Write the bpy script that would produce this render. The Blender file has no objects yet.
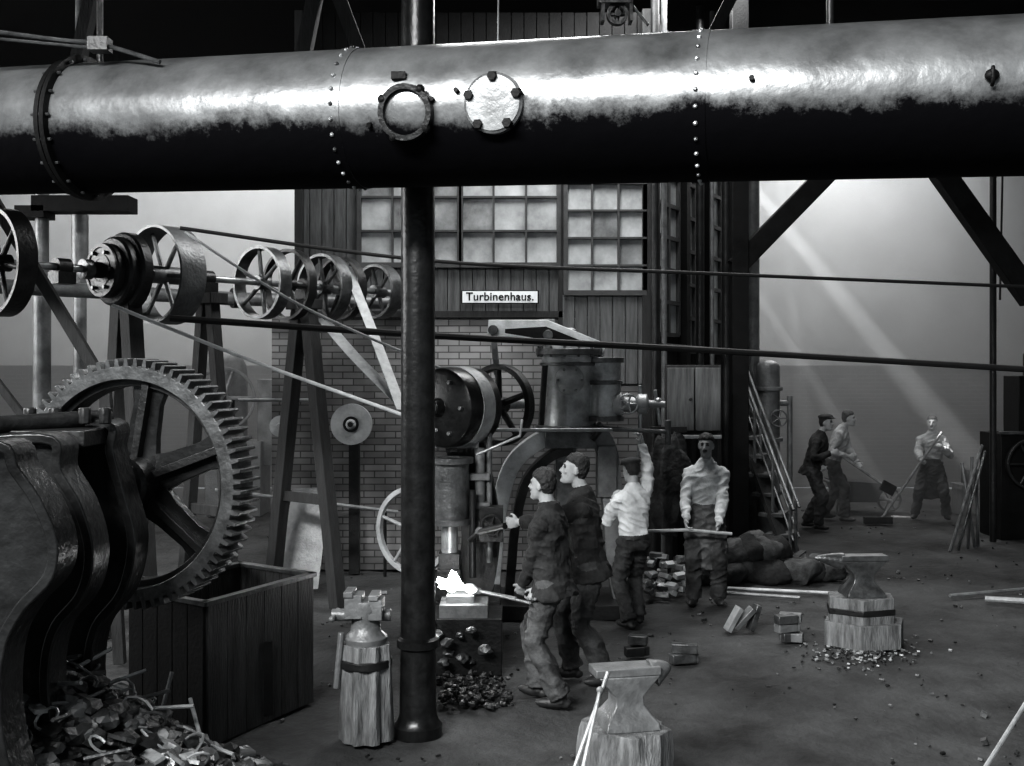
import bpy, bmesh, math, random
from mathutils import Vector, Matrix, noise
from mathutils.bvhtree import BVHTree
random.seed(7)
scn=bpy.context.scene
try: scn.view_settings.view_transform='Standard'
except Exception: pass
try: scn.view_settings.look='Medium High Contrast'
except Exception: pass
F=1100.0; CH=2.4
def S(u,v,d): return Vector(((u-512)/F*d, d, CH+(367-v)/F*d))
def G(u,d,z=0.0): return Vector(((u-512)/F*d, d, z))
V=Vector; ZC=6.99
# ------------------------------------------------------------------ materials
def mat(name,v,rough=.7,metal=0.,var=.3,scale=6.,bump=.25,bscale=40.,tint=(.97,1.,1.01),stretch=None,spec=.5):
    m=bpy.data.materials.new(name); m.use_nodes=True
    nt=m.node_tree; N=nt.nodes; L=nt.links
    p=N['Principled BSDF']
    tc=N.new('ShaderNodeTexCoord'); mp=N.new('ShaderNodeMapping')
    L.new(tc.outputs['Object'],mp.inputs['Vector'])
    if stretch: mp.inputs['Scale'].default_value=stretch
    n=N.new('ShaderNodeTexNoise'); n.inputs['Scale'].default_value=scale; n.inputs['Detail'].default_value=8; n.inputs['Roughness'].default_value=.65
    L.new(mp.outputs[0],n.inputs['Vector'])
    r=N.new('ShaderNodeValToRGB')
    lo=v*(1-var); hi=v*(1+var)
    r.color_ramp.elements[0].position=.32; r.color_ramp.elements[1].position=.68
    r.color_ramp.elements[0].color=(lo*tint[0],lo*tint[1],lo*tint[2],1)
    r.color_ramp.elements[1].color=(hi*tint[0],hi*tint[1],hi*tint[2],1)
    L.new(n.outputs['Fac'],r.inputs['Fac']); L.new(r.outputs['Color'],p.inputs['Base Color'])
    p.inputs['Roughness'].default_value=rough; p.inputs['Metallic'].default_value=metal
    p.inputs['Specular IOR Level'].default_value=spec
    if bump>0:
        n2=N.new('ShaderNodeTexNoise'); n2.inputs['Scale'].default_value=bscale; n2.inputs['Detail'].default_value=5
        L.new(mp.outputs[0],n2.inputs['Vector'])
        b=N.new('ShaderNodeBump'); b.inputs['Strength'].default_value=bump; b.inputs['Distance'].default_value=.02
        L.new(n2.outputs['Fac'],b.inputs['Height']); L.new(b.outputs[0],p.inputs['Normal'])
    return m
def brick(name,v1,v2,mort,sc=1.0,bump=.5):
    m=bpy.data.materials.new(name); m.use_nodes=True
    nt=m.node_tree; N=nt.nodes; L=nt.links; p=N['Principled BSDF']
    tc=N.new('ShaderNodeTexCoord'); sp=N.new('ShaderNodeSeparateXYZ'); cb=N.new('ShaderNodeCombineXYZ')
    L.new(tc.outputs['Object'],sp.inputs[0]); L.new(sp.outputs[0],cb.inputs[0]); L.new(sp.outputs[2],cb.inputs[1])
    b=N.new('ShaderNodeTexBrick'); L.new(cb.outputs[0],b.inputs['Vector'])
    b.inputs['Scale'].default_value=sc; b.inputs['Brick Width'].default_value=.25; b.inputs['Row Height'].default_value=.078
    b.inputs['Mortar Size'].default_value=.007; b.inputs['Bias'].default_value=-.1
    b.inputs['Color1'].default_value=(v1,v1,v1,1); b.inputs['Color2'].default_value=(v2,v2,v2,1); b.inputs['Mortar'].default_value=(mort,mort,mort,1)
    n=N.new('ShaderNodeTexNoise'); n.inputs['Scale'].default_value=1.4; n.inputs['Detail'].default_value=8
    L.new(tc.outputs['Object'],n.inputs['Vector'])
    r=N.new('ShaderNodeValToRGB'); r.color_ramp.elements[0].position=.3; r.color_ramp.elements[0].color=(.4,.4,.4,1)
    r.color_ramp.elements[1].position=.7; r.color_ramp.elements[1].color=(1.2,1.2,1.2,1)
    L.new(n.outputs['Fac'],r.inputs['Fac'])
    mx=N.new('ShaderNodeMixRGB'); mx.blend_type='MULTIPLY'; mx.inputs[0].default_value=1
    L.new(b.outputs['Color'],mx.inputs[1]); L.new(r.outputs['Color'],mx.inputs[2]); L.new(mx.outputs[0],p.inputs['Base Color'])
    p.inputs['Roughness'].default_value=.9
    bp=N.new('ShaderNodeBump'); bp.inputs['Strength'].default_value=bump; bp.inputs['Distance'].default_value=.02; bp.invert=True
    L.new(b.outputs['Fac'],bp.inputs['Height']); L.new(bp.outputs[0],p.inputs['Normal'])
    return m
def duct_mat():
    m=mat('duct_sheet_iron',.19,.36,.6,.5,2.2,.35,7.)
    nt=m.node_tree; N=nt.nodes; L=nt.links; p=N['Principled BSDF']
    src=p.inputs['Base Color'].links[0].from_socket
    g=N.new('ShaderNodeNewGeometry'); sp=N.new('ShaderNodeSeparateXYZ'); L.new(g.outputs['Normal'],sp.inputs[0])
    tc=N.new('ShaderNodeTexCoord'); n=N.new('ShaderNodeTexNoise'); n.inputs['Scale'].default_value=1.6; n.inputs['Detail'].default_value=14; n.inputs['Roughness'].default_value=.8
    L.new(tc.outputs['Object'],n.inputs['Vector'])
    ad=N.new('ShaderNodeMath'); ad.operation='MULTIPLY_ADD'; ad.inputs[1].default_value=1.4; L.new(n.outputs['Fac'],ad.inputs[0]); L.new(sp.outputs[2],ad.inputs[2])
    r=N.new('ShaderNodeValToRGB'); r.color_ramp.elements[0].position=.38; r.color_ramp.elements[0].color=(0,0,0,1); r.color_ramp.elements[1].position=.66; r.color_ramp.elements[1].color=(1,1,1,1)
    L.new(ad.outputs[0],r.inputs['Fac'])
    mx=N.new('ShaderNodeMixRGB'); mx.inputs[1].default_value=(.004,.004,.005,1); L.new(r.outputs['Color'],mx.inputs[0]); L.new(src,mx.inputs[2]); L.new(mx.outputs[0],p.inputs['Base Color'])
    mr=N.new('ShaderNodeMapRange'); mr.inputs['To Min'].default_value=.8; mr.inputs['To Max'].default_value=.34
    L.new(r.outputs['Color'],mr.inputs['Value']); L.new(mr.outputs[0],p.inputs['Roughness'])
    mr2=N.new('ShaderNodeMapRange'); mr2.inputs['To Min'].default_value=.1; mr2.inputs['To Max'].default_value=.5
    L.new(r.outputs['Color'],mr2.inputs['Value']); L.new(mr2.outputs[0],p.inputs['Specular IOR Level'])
    return m
def emis(name,c,s):
    m=bpy.data.materials.new(name); m.use_nodes=True; p=m.node_tree.nodes['Principled BSDF']
    p.inputs['Base Color'].default_value=(1,1,1,1); p.inputs['Emission Color'].default_value=(c,c,c,1); p.inputs['Emission Strength'].default_value=s
    return m
IRON=mat('dark_cast_iron',.02,.4,.4,.5,8)
IRON2=mat('worn_iron',.10,.34,.6,.5,9)
STEEL=mat('bright_steel',.34,.34,.6,.3,12,.15)
GREYIRON=mat('grey_painted_iron',.14,.42,.25,.45,5)
PALEIRON=mat('pale_painted_iron',.30,.42,.15,.4,5)
CASTD=mat('shear_frame_iron',.026,.28,.55,.6,4,.4,18)
BLACK=mat('tar_and_shade_black',.006,.55,.1,.4,8,.2,spec=.2)
COLM=mat('column_iron',.016,.3,.5,.5,12,.15,30)
WOOD=mat('weathered_wood',.13,.8,0,.65,7,.7,30,stretch=(3,3,.5))
WOODD=mat('dark_timber',.02,.8,0,.4,7,.4,30,stretch=(3,3,.5))
WOODG=mat('grey_board',.10,.8,0,.45,5,.4,25,stretch=(4,4,.4))
PLASTER=mat('hazy_plaster',.36,.95,0,.2,.6,.1,20)  # pale tone puts the far haze into the wall colour
PLASTERR=mat('darker_plaster',.22,.95,0,.3,.35,.1,20)  # darker tone of the plaster for the right-hand walls
CEIL=mat('black_ceiling',.003,.95,0,.3,2,.2,spec=.1)  # near-black tone over the whole ceiling
BELT=mat('leather_belt',.36,.6,0,.3,8,.1)
BELTD=mat('dark_rope',.008,.7,0,.3,8,.1)
GLASS=mat('grey_glass',.42,.25,0,.4,2.2,.05,6)  # opaque glossy light grey panes
GLASSD=mat('dim_glass',.24,.25,0,.5,3,.05,6)
FRAME=mat('window_paint',.05,.7,0,.3,8,.2)
SIGNW=mat('sign_white',.85,.6,0,.05,4,.05)
STONE=mat('grindstone',.38,.85,0,.25,6,.3)
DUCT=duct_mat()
COAL=mat('coal_and_slag',.03,.4,.1,.9,5,.6,30)
GLOW=emis('white_hot_iron',1.0,32)
FLOORM=mat('packed_cinder_floor',.032,.9,0,.95,.9,1.0,16)
SKIN=mat('skin_tone',.26,.6,0,.2,14,.1)
LIP=mat('lip_tone',.12,.6,0,.1,14,0)
EYE=mat('eye_tone',.03,.3,0,.1,14,0)
HAIR=mat('dark_hair',.012,.65,0,.4,30,.6,80)
BOOT=mat('boot_leather',.02,.5,0,.5,12,.3)
CL_DARK=mat('dark_work_jacket',.016,.9,0,.7,8,.8,22)
CL_DARK2=mat('black_jacket',.012,.9,0,.6,8,.8,22)
CL_PANT=mat('patched_trousers',.055,.85,0,.98,5,.8,22)
CL_PANTD=mat('dark_trousers',.028,.9,0,.95,6,.8,22)
CL_SHIRT=mat('light_work_shirt',.46,.9,0,.25,7,.6,22)
CL_SHIRT2=mat('grey_work_shirt',.24,.9,0,.35,8,.6,22)
CL_APRON=mat('leather_apron',.035,.6,0,.95,6,.6,24)
CAPM=mat('cloth_cap',.03,.9,0,.4,20,.3)
# ------------------------------------------------------------------ builder
def perp(a):
    a=a.normalized(); t=V((0,0,1)) if abs(a.z)<.9 else V((1,0,0))
    u=t.cross(a).normalized(); return u,a.cross(u).normalized()
def catmull(P,n=6,closed=False):
    P=[V(p) for p in P]; out=[]; m=len(P)
    rng=m if closed else m-1
    for i in range(rng):
        if closed: a,b,c,d=P[(i-1)%m],P[i],P[(i+1)%m],P[(i+2)%m]
        else: a,b,c,d=P[max(i-1,0)],P[i],P[i+1],P[min(i+2,m-1)]
        for k in range(n):
            t=k/n
            out.append(.5*((2*b)+(c-a)*t+(2*a-5*b+4*c-d)*t*t+(3*b-a-3*c+d)*t**3))
    if not closed: out.append(P[-1])
    return out
class B:
    def __init__(s,M=None): s.bm=bmesh.new(); s.M=M or Matrix(); s.mats=[]; s.mi=0
    def m(s,mt):
        if mt not in s.mats: s.mats.append(mt)
        s.mi=s.mats.index(mt); return s
    def add(s,vs,fs):
        bv=[s.bm.verts.new(s.M@V(v)) for v in vs]
        for f in fs:
            try:
                fc=s.bm.faces.new([bv[i] for i in f]); fc.material_index=s.mi
            except ValueError: pass
    def loft(s,rings,caps=True,closed=False):
        n=len(rings[0]); vs=[p for r in rings for p in r]; fs=[]
        K=len(rings)
        for i in range(K if closed else K-1):
            a=i*n; b=((i+1)%K)*n
            for j in range(n):
                k=(j+1)%n; fs.append((a+j,a+k,b+k,b+j))
        if caps and not closed:
            fs.append(tuple(range(n))[::-1]); fs.append(tuple(range((K-1)*n,K*n)))
        s.add(vs,fs)
    def box(s,c,size,R=None):
        c=V(c); hx,hy,hz=[q/2 for q in size]; R=R or Matrix.Identity(3)
        P=[c+R@V((x,y,z)) for z in(-hz,hz) for x,y in((-hx,-hy),(hx,-hy),(hx,hy),(-hx,hy))]
        s.add(P,[(3,2,1,0),(4,5,6,7),(0,1,5,4),(1,2,6,5),(2,3,7,6),(3,0,4,7)])
    def lathe(s,c,ax,prof,n=32,closed=False):
        c=V(c); ax=V(ax).normalized(); u,v=perp(ax)
        rings=[]
        for r,h in prof:
            rings.append([c+ax*h+(u*math.cos(2*math.pi*i/n)+v*math.sin(2*math.pi*i/n))*max(r,1e-4) for i in range(n)])
        s.loft(rings,True,closed)
    def cyl(s,p0,p1,r0,r1=None,n=20):
        p0=V(p0);p1=V(p1); r1=r0 if r1 is None else r1
        s.lathe(p0,p1-p0,[(r0,0),(r1,(p1-p0).length)],n)
    def tube(s,pts,r,n=10,sc=(1,1),side=None):
        pts=[V(p) for p in pts]; K=len(pts); rr=r if isinstance(r,(list,tuple)) else [r]*K
        u=None; rings=[]
        for i,p in enumerate(pts):
            t=(pts[min(i+1,K-1)]-pts[max(i-1,0)]).normalized()
            if u is None:
                u=V(side) if side else perp(t)[0]
            u=(u-t*u.dot(t)).normalized(); v=t.cross(u)
            rings.append([p+(u*math.cos(2*math.pi*j/n)*sc[0]+v*math.sin(2*math.pi*j/n)*sc[1])*rr[i] for j in range(n)])
        s.loft(rings)
    def bar(s,pts,w,t,nrm):
        pts=[V(p) for p in pts]; K=len(pts); nrm=V(nrm).normalized()
        ww=w if isinstance(w,(list,tuple)) else [w]*K; rings=[]
        for i,p in enumerate(pts):
            tg=(pts[min(i+1,K-1)]-pts[max(i-1,0)]).normalized(); sd=nrm.cross(tg).normalized(); nn=tg.cross(sd)
            a=sd*ww[i]/2; b=nn*t/2
            rings.append([p-a-b,p+a-b,p+a+b,p-a+b])
        s.loft(rings)
    def prism(s,poly,ext):
        poly=[V(p) for p in poly]; ext=V(ext); n=len(poly)
        s.add(poly+[p+ext for p in poly],[tuple(range(n)),tuple(range(n,2*n))[::-1]]+[(i,i+n,(i+1)%n+n,(i+1)%n) for i in range(n)])
    def ell(s,c,r,R=None,n=16,k=10):
        c=V(c); R=R or Matrix.Identity(3)
        if not isinstance(r,(tuple,list)): r=(r,r,r)
        rings=[]
        for i in range(k+1):
            th=math.pi*(i/k); th=min(max(th,.02),math.pi-.02)
            rings.append([c+R@V((r[0]*math.sin(th)*math.cos(2*math.pi*j/n),r[1]*math.sin(th)*math.sin(2*math.pi*j/n),-r[2]*math.cos(th))) for j in range(n)])
        s.loft(rings)
    def ring(s,c,ax,ri,ro,w,n=40): s.lathe(c,ax,[(ri,-w/2),(ro,-w/2),(ro,w/2),(ri,w/2)],n,True)
    def wheel(s,c,ax,R,w,rim=.025,hub=.06,hw=None,ns=6,sr=.018,ph=0.,rimrib=0):
        c=V(c); ax=V(ax).normalized(); u,v=perp(ax)
        s.ring(c,ax,R-rim,R,w,48)
        s.lathe(c,ax,[(hub,-(hw or w)/2),(hub,(hw or w)/2)],20)
        for i in range(ns):
            a=ph+2*math.pi*i/ns; d=u*math.cos(a)+v*math.sin(a)
            s.cyl(c+d*hub*.8,c+d*(R-rim*.6),sr*1.3,sr,10)
    def mesh(s,me,M):
        vs=[M@v.co for v in me.vertices]; s.add(vs,[tuple(p.vertices) for p in me.polygons])
    def rock(s,c,r,sq=.7):
        t=bmesh.new(); bmesh.ops.create_icosphere(t,subdivisions=2,radius=1)
        o=V((random.random()*50,random.random()*50,0)); R=Matrix.Rotation(random.random()*6,3,'Z')@Matrix.Rotation(random.random()*2,3,'X')
        vs=[]
        for v in t.verts:
            f=1+.6*noise.noise(v.co*1.3+o); q=R@(v.co*r*f); q.z*=sq; vs.append(V(c)+q)
        t.verts.index_update(); fs=[tuple(v.index for v in f.verts) for f in t.faces]; t.free(); s.add(vs,fs)
    def done(s,name,bevel=0,ang=38,recalc=True):
        if recalc: bmesh.ops.recalc_face_normals(s.bm,faces=s.bm.faces[:])
        for f in s.bm.faces: f.smooth=True
        me=bpy.data.meshes.new(name); s.bm.to_mesh(me); s.bm.free()
        me.set_sharp_from_angle(angle=math.radians(ang))
        for x in s.mats: me.materials.append(x)
        o=bpy.data.objects.new(name,me); scn.collection.objects.link(o)
        if bevel:
            md=o.modifiers.new('bevel','BEVEL'); md.width=bevel; md.segments=2; md.limit_method='ANGLE'; md.angle_limit=math.radians(40)
        return o
# ------------------------------------------------------------------ room shell
def ground():
    b=B(); b.m(FLOORM); n=170; x0,x1,y0,y1=-11,11,-4,22.0
    def hgt(x,y):
        return .028*noise.noise(V((x*2,y*2,0)))+.024*noise.noise(V((x*6,y*6,3)))-.02
    vs=[(x0+(x1-x0)*i/n,y0+(y1-y0)*j/n,0) for j in range(n+1) for i in range(n+1)]
    vs=[(x,y,hgt(x,y)) for x,y,z in vs]
    fs=[(j*(n+1)+i,j*(n+1)+i+1,(j+1)*(n+1)+i+1,(j+1)*(n+1)+i) for j in range(n) for i in range(n)]
    b.add(vs,fs); b.done('floor',ang=180)
ground()
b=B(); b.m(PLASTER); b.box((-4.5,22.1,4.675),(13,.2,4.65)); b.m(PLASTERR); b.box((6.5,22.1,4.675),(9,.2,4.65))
b.m(brick('far_brick',.035,.06,.08)); b.box((0,22.06,1.175),(22,.28,2.35)); b.m(WOODD); b.box((0,21.95,2.38),(22,.14,.1)); b.done('wall_back')
b=B(); b.m(PLASTER); b.box((-11.1,12,3.5),(.2,20.4,7)); b.done('wall_left')
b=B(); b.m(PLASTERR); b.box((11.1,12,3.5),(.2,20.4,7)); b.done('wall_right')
b=B(); b.m(CEIL); b.box((0,11.6,7.1),(22.4,21,.2)); b.done('ceiling')
# ------------------------------------------------------------------ turbine house building
YB=13.0
XL,XR=-2.54,1.63
BR=brick('turbine_house_brick',.15,.27,.06)
b=B(); b.m(BR); b.box(((XL-.3+XR)/2,YB+.15,1.5),(XR-XL+.3,.3,3.0)); b.m(WOODG)
def boards(b,xa,xb,za,zb,y,w=.15):
    n=max(1,round((xb-xa)/w)); w=(xb-xa)/n
    for i in range(n): b.box((xa+w*(i+.5),y+random.uniform(-.006,.006),(za+zb)/2),(w-.008,.05,zb-za))
boards(b,XL,-1.82,3.0,5.2,YB+.05)
boards(b,-1.82,.59,3.0,3.57,YB+.05)
boards(b,.59,XR,2.2,3.25,YB-.03)
b.m(BLACK); boards(b,XL,XR,5.2,6.6,YB+.05)  # upper boards coloured black: the gloom under the roof is painted in
b.m(WOODD); b.box(((XL+XR)/2,YB+.2,4.8),(XR-XL,.1,3.6)); b.box((XL+.03,YB,4.8),(.1,.12,3.6)); b.box((XR-.03,YB-.03,3.3),(.14,.16,6.6)); b.box((.58,YB-.01,3.9),(.07,.1,2.7))
b.box(((XL+XR)/2-.4,YB-.01,3.02),(3.2,.1,.08))
b.done('wall_turbine_house',.004)
def window(name,xa,xb,za,zb,nc,nr,y,gl):
    b=B(); b.m(FRAME)
    for i in range(nc+1): b.box((xa+(xb-xa)*i/nc,y-.02,(za+zb)/2),(.05 if i in(0,nc) else .024,.06,zb-za))
    for j in range(nr+1): b.box(((xa+xb)/2,y-.021,za+(zb-za)*j/nr),(xb-xa+.04,.06,.06 if j in(0,nr) else .024))
    for i in range(nc):
        for j in range(nr):
            b.m(random.choice(gl)); w=(xb-xa)/nc; h=(zb-za)/nr
            b.box((xa+w*(i+.5),y+.01,za+h*(j+.5)),(w-.02,.012,h-.02),Matrix.Rotation(random.uniform(-.02,.02),3,'X'))
    return b.done(name)
window('window_1',-1.80,-.62,3.60,5.2,3,4,YB-.02,[GLASS,GLASS,GLASSD])
window('window_2',-.60,.55,3.60,5.2,3,4,YB-.02,[GLASS,GLASS,GLASSD])
window('window_3',.63,1.56,3.27,5.2,3,6,YB-.06,[GLASS,GLASS,GLASSD])
p0=V((1.66,13.05,0)); p1=V((3.35,16.2,0)); dv=(p1-p0).normalized(); Ls=(p1-p0).length
ang=math.atan2(dv.y,dv.x); Rz=Matrix.Rotation(ang,4,'Z'); Mside=Matrix.Translation(p0)@Rz
b=B(Mside); b.m(WOODD)
for i in range(24): b.box((Ls*(i+.5)/24,.1+random.uniform(-.006,.006),3.3),(Ls/24-.008,.06,6.6))
b.m(BLACK)
for x in(.05,1.15,2.1,Ls-.05): b.box((x,.02,3.3),(.13,.16,6.6))
b.done('wall_turbine_house_side')
def winside(name,xa,xb,za,zb,nc,nr):
    b=B(Mside); b.m(FRAME)
    for i in range(nc+1): b.box((xa+(xb-xa)*i/nc,.04,(za+zb)/2),(.06,.07,zb-za))
    for j in range(nr+1): b.box(((xa+xb)/2,.041,za+(zb-za)*j/nr),(xb-xa,.07,.05))
    b.m(GLASS); b.box(((xa+xb)/2,.055,(za+zb)/2),(xb-xa,.012,zb-za)); b.done(name)
winside('window_4',.25,1.0,2.8,5.2,2,6); winside('window_5',1.3,1.95,2.6,5.2,2,6); winside('window_6',2.25,3.2,2.6,5.2,2,6)
# sign
b=B(); b.m(SIGNW); sc=S(500,297,12.9); b.box(sc,(.88,.03,.135)); b.m(BLACK)
b.box(sc+V((0,.004,0)),(.91,.03,.155))
cu=bpy.data.curves.new('t','FONT'); cu.body='Turbinenhaus.'; cu.size=.135; cu.align_x='CENTER'; cu.align_y='CENTER'; cu.extrude=.003; cu.offset=.002; cu.space_character=1.03
to=bpy.data.objects.new('t',cu); scn.collection.objects.link(to); bpy.context.view_layer.update()
me=bpy.data.meshes.new_from_object(to.evaluated_get(bpy.context.evaluated_depsgraph_get()))
b.mesh(me,Matrix.Translation(sc+V((0,-.019,0)))@Matrix.Rotation(math.pi/2,4,'X')); bpy.data.objects.remove(to)
b.done('turbinenhaus_sign')
# ------------------------------------------------------------------ big overhead duct
PA=V((-3.384,7.27,3.953)); PB=V((2.652,5.70,3.804)); ad=(PB-PA).normalized(); R=.41
P0=PA-ad*1.6; P1=PB+ad*1.6
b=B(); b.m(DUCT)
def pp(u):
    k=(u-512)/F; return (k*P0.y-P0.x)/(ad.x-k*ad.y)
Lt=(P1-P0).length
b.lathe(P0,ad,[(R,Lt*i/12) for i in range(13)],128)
for u in(360,704): b.lathe(P0+ad*(pp(u)-.06),ad,[(R-.01,0),(R+.004,0),(R+.004,.10),(R-.01,.10)],128)
fl=pp(88)
b.m(BLACK); b.ring(P0+ad*fl,ad,R-.02,R+.05,.03,64); b.ring(P0+ad*(fl-.05),ad,R-.02,R+.035,.03,64)
ux,vx=perp(ad)
for u in(360,704):
    for i in range(30):
        a=2*math.pi*i/30; d=ux*math.cos(a)+vx*math.sin(a)
        b.m(STEEL if i%3 else IRON2); b.ell(P0+ad*(pp(u)-.01)+d*(R+.006),.013,None,8,5)
for i in range(18):
    a=2*math.pi*i/18; d=ux*math.cos(a)+vx*math.sin(a)
    b.m(IRON2); b.cyl(P0+ad*(fl-.09)+d*(R+.02),P0+ad*(fl+.035)+d*(R+.02),.010,n=6)
def on_pipe(u,ang):
    c=P0+ad*pp(u); fr=V((ad.y,-ad.x,0)); fr=fr.normalized()*(1 if fr.y<0 else -1)
    d=fr*math.cos(ang)+V((0,0,1))*math.sin(ang); return c+d*R,d
p,d=on_pipe(431,-.16)
b.m(IRON); b.ring(p,d,.125,.155,.12,40); b.m(DUCT); b.lathe(p,d,[(.125,-.05),(.125,.03),(.10,.04)],32)
b.m(BLACK)
for a in(.9,2.6,4.2,5.6):
    e1,e2=perp(d); q=p+(e1*math.cos(a)+e2*math.sin(a))*.15+d*.04; b.ell(q,.028,None,10,6)
p,d=on_pipe(513,-.08)
b.m(GREYIRON); b.lathe(p,d,[(.165,-.08),(.165,.02),(.15,.03)],40)
b.m(PALEIRON); b.lathe(p,d,[(.15,.0),(.15,.034),(.13,.038)],40)
b.m(BLACK); e1,e2=perp(d)
for i in range(5):
    a=i*2*math.pi/5+.3; q=p+(e1*math.cos(a)+e2*math.sin(a))*.14; b.cyl(q,q+d*.06,.034,.026,6)
for u,an in((395,-.3),(455,.0),(478,.1),(755,.1)):
    q,d=on_pipe(u,an); b.m(BLACK); b.cyl(q-d*.01,q+d*.03,.014,n=8)
p,d=on_pipe(978,.02); b.m(BLACK); b.ell(p+d*.02,(.035,.03,.03)); b.tube(catmull([p+d*.01,p+d*.05+V((0,0,.03)),p+d*.05-V((0,0,.03)),p+d*.02-V((0,0,.05))],5),.010,8)
p,d=on_pipe(422,.35); b.m(BLACK); b.box(p+d*.01,(.08,.05,.04))
b.done('overhead_blast_duct',ang=30)
b=B(); b.m(IRON)
for u in(100,830):
    c=P0+ad*pp(u); b.cyl(c+V((0,0,R+.01)),V((c.x,c.y,ZC)),.02,n=10)
b.done('duct_hanger_rods')
# ------------------------------------------------------------------ cast iron column
cx=(418-512)/F*7.24
b=B(); b.m(COLM)
b.lathe((cx,7.24,0),(0,0,1),[(.16,-.02),(.16,.05),(.14,.07),(.122,.12),(.118,.5),(.116,.55),(.14,.565),(.14,.615),(.116,.63),(.112,.9),(.109,ZC)],48)
b.done('cast_iron_column',ang=30)
# ------------------------------------------------------------------ line shaft
def shaftpt(u,v=None):
    if v is None: v=262+(u+5)*(292-262)/(387)
    return S(u,v,913/(367-v))
sA=shaftpt(-60); sB=shaftpt(384); sd=(sB-sA).normalized()
def sp_at(u):
    k=(u-512)/F; t=(k*sA.y-sA.x)/(sd.x-k*sd.y); return sA+sd*t
b=B(); b.m(STEEL); b.cyl(sA-sd*1.0,sB+sd*.25,.032,n=16)
def put(u,R,w,ns,m,ph=.2,rim=.03,hub=.07,hw=None):
    b.m(m); b.wheel(sp_at(u),sd,R,w,rim,hub,hw,ns,.018,ph)
put(0,.43,.16,6,IRON)
c=sp_at(117); b.m(IRON)
b.lathe(c,sd,[(.05,-.24),(.07,-.24),(.07,-.16),(.22,-.15),(.235,-.13),(.235,-.07),(.28,-.06),(.30,-.04),(.30,.02),(.33,.03),(.345,.05),(.345,.13),(.32,.14)],48)
b.m(IRON2); b.lathe(c,sd,[(.045,-.34),(.085,-.33),(.085,-.25),(.05,-.24)],24); b.m(IRON); b.ring(c-sd*.152,sd,.10,.14,.02); b.ring(c-sd*.152,sd,.20,.228,.02); b.m(IRON2)
for i in range(6):
    a=i*math.pi/3; e1,e2=perp(sd); q=c-sd*.15+(e1*math.cos(a)+e2*math.sin(a))*.17; b.cyl(q,q-sd*.04,.018,n=6)
put(164,.445,.26,6,GREYIRON,.1,.025,.08,.3)
put(262,.36,.14,6,IRON2,.4,.028)
put(289,.36,.10,6,IRON,.1,.028)
put(324,.35,.14,6,IRON2,.3,.028)
put(341,.34,.10,6,IRON,.0,.028)
put(378,.30,.16,6,IRON2,.2,.03)
for u in(62,206,306,400):
    q=sp_at(u); b.m(IRON); b.ring(q,sd,.03,.075,.12,20); b.box(q-V((0,0,.09)),(.16,.16,.1),Matrix.Rotation(math.atan2(sd.y,sd.x),3,'Z'))
b.done('line_shaft_with_pulleys',ang=30)
sn=V((sd.y,-sd.x,0)).normalized()
def trestle(u,m,spread=.55,sz=.13,dx=None):
    b=B(); b.m(m); q=sp_at(u)-V((0,0,.20))
    f1=q+sn*spread; f2=q-sn*spread; f1.z=0; f2.z=0
    b.bar([f1,q+sn*.06],sz,sz,sd); b.bar([f2,q-sn*.06],sz,sz,sd)
    b.bar([f1.lerp(q,.35),f2.lerp(q,.35)],.1,.06,sd); b.box(q+V((0,0,.01)),(.34,.2,.1),Matrix.Rotation(math.atan2(sd.y,sd.x)+math.pi/2,3,'Z'))
    return b.done('wooden_trestle',.006)
trestle(126,WOODD,.35,.14); trestle(208,WOODD,.4,.1); trestle(304,WOODD,.5,.13)
b=B(); b.m(GREYIRON); b.tube([S(-60,283,10.5),S(240,299,12),S(400,303,12.75)],.075,14); b.m(IRON)
for u in (20,235): b.ring(S(u,286+(u-20)*.056,10.9+(u-20)*.005),V((.8,.6,0)),.07,.11,.06,20)
b.done('steam_pipe')
b=B(); b.m(GREYIRON); b.tube([S(80,215,12),S(80,295,12)],.09,12); b.tube([S(42,150,11.5),S(42,290,11.5)],.07,12); b.tube([G(42,11.5),S(42,290,11.5)],.09,12); b.tube([G(80,12),S(80,295,12)],.07,12); b.tube([S(80,215,12),V((S(80,0,12).x,12,ZC))],.05,12)
b.m(BLACK); b.box(S(85,205,11.5),(1.0,.3,.16)); b.box(S(35,213,11.5),(.3,.3,.12)); b.done('standpipes')
b=B(); b.m(WOODD); b.bar([S(-10,195,8.7),S(105,385,8.9)],.09,.07,(0,1,0)); b.bar([S(-20,360,8.6),S(30,425,8.7)],.06,.05,(0,1,0)); b.bar([S(-10,195,8.7),V((S(-10,0,8.7).x,8.7,ZC))],.09,.07,(0,1,0)); b.bar([S(105,385,8.9),G(120,8.9)],.09,.07,(0,1,0)); b.done('shaft_brace',.005)
def belt(name,pts,w,t,m,nrm,n=8):
    b=B(); b.m(m); b.bar(catmull(pts,n),w,t,nrm); return b.done(name)
def rope(name,pts,r,m,n=10):
    b=B(); b.m(m); b.tube(catmull(pts,n),r,8); return b.done(name)
rope('drive_rope',[S(180,228,9.6),S(435,261,10),S(720,274,10.4),S(1150,292,11)],.017,BELTD)
rope('drive_rope',[S(170,318,9.6),S(440,336,10),S(720,351,10.4),S(1150,377,11)],.030,BELTD)
b=B(); b.m(IRON); q=S(1150,334,11); b.wheel(q,V((.15,1,0)),.43,.14,.03,.07,.3,6,.02); b.m(WOODD); b.box((q.x+.0,q.y+.3,1.5),(.2,.2,3.0)); b.m(IRON); b.cyl(q,q+V((0,.3,0)),.04); b.done('rope_pulley_stand')
rope('transmission_rope',[S(185,232,9.6),S(300,305,9.55),S(440,368,9.5)],.012,BELT)
rope('transmission_rope',[S(112,305,9.3),S(250,360,9.35),S(400,414,9.4),S(440,430,9.45)],.016,BELT)
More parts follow.
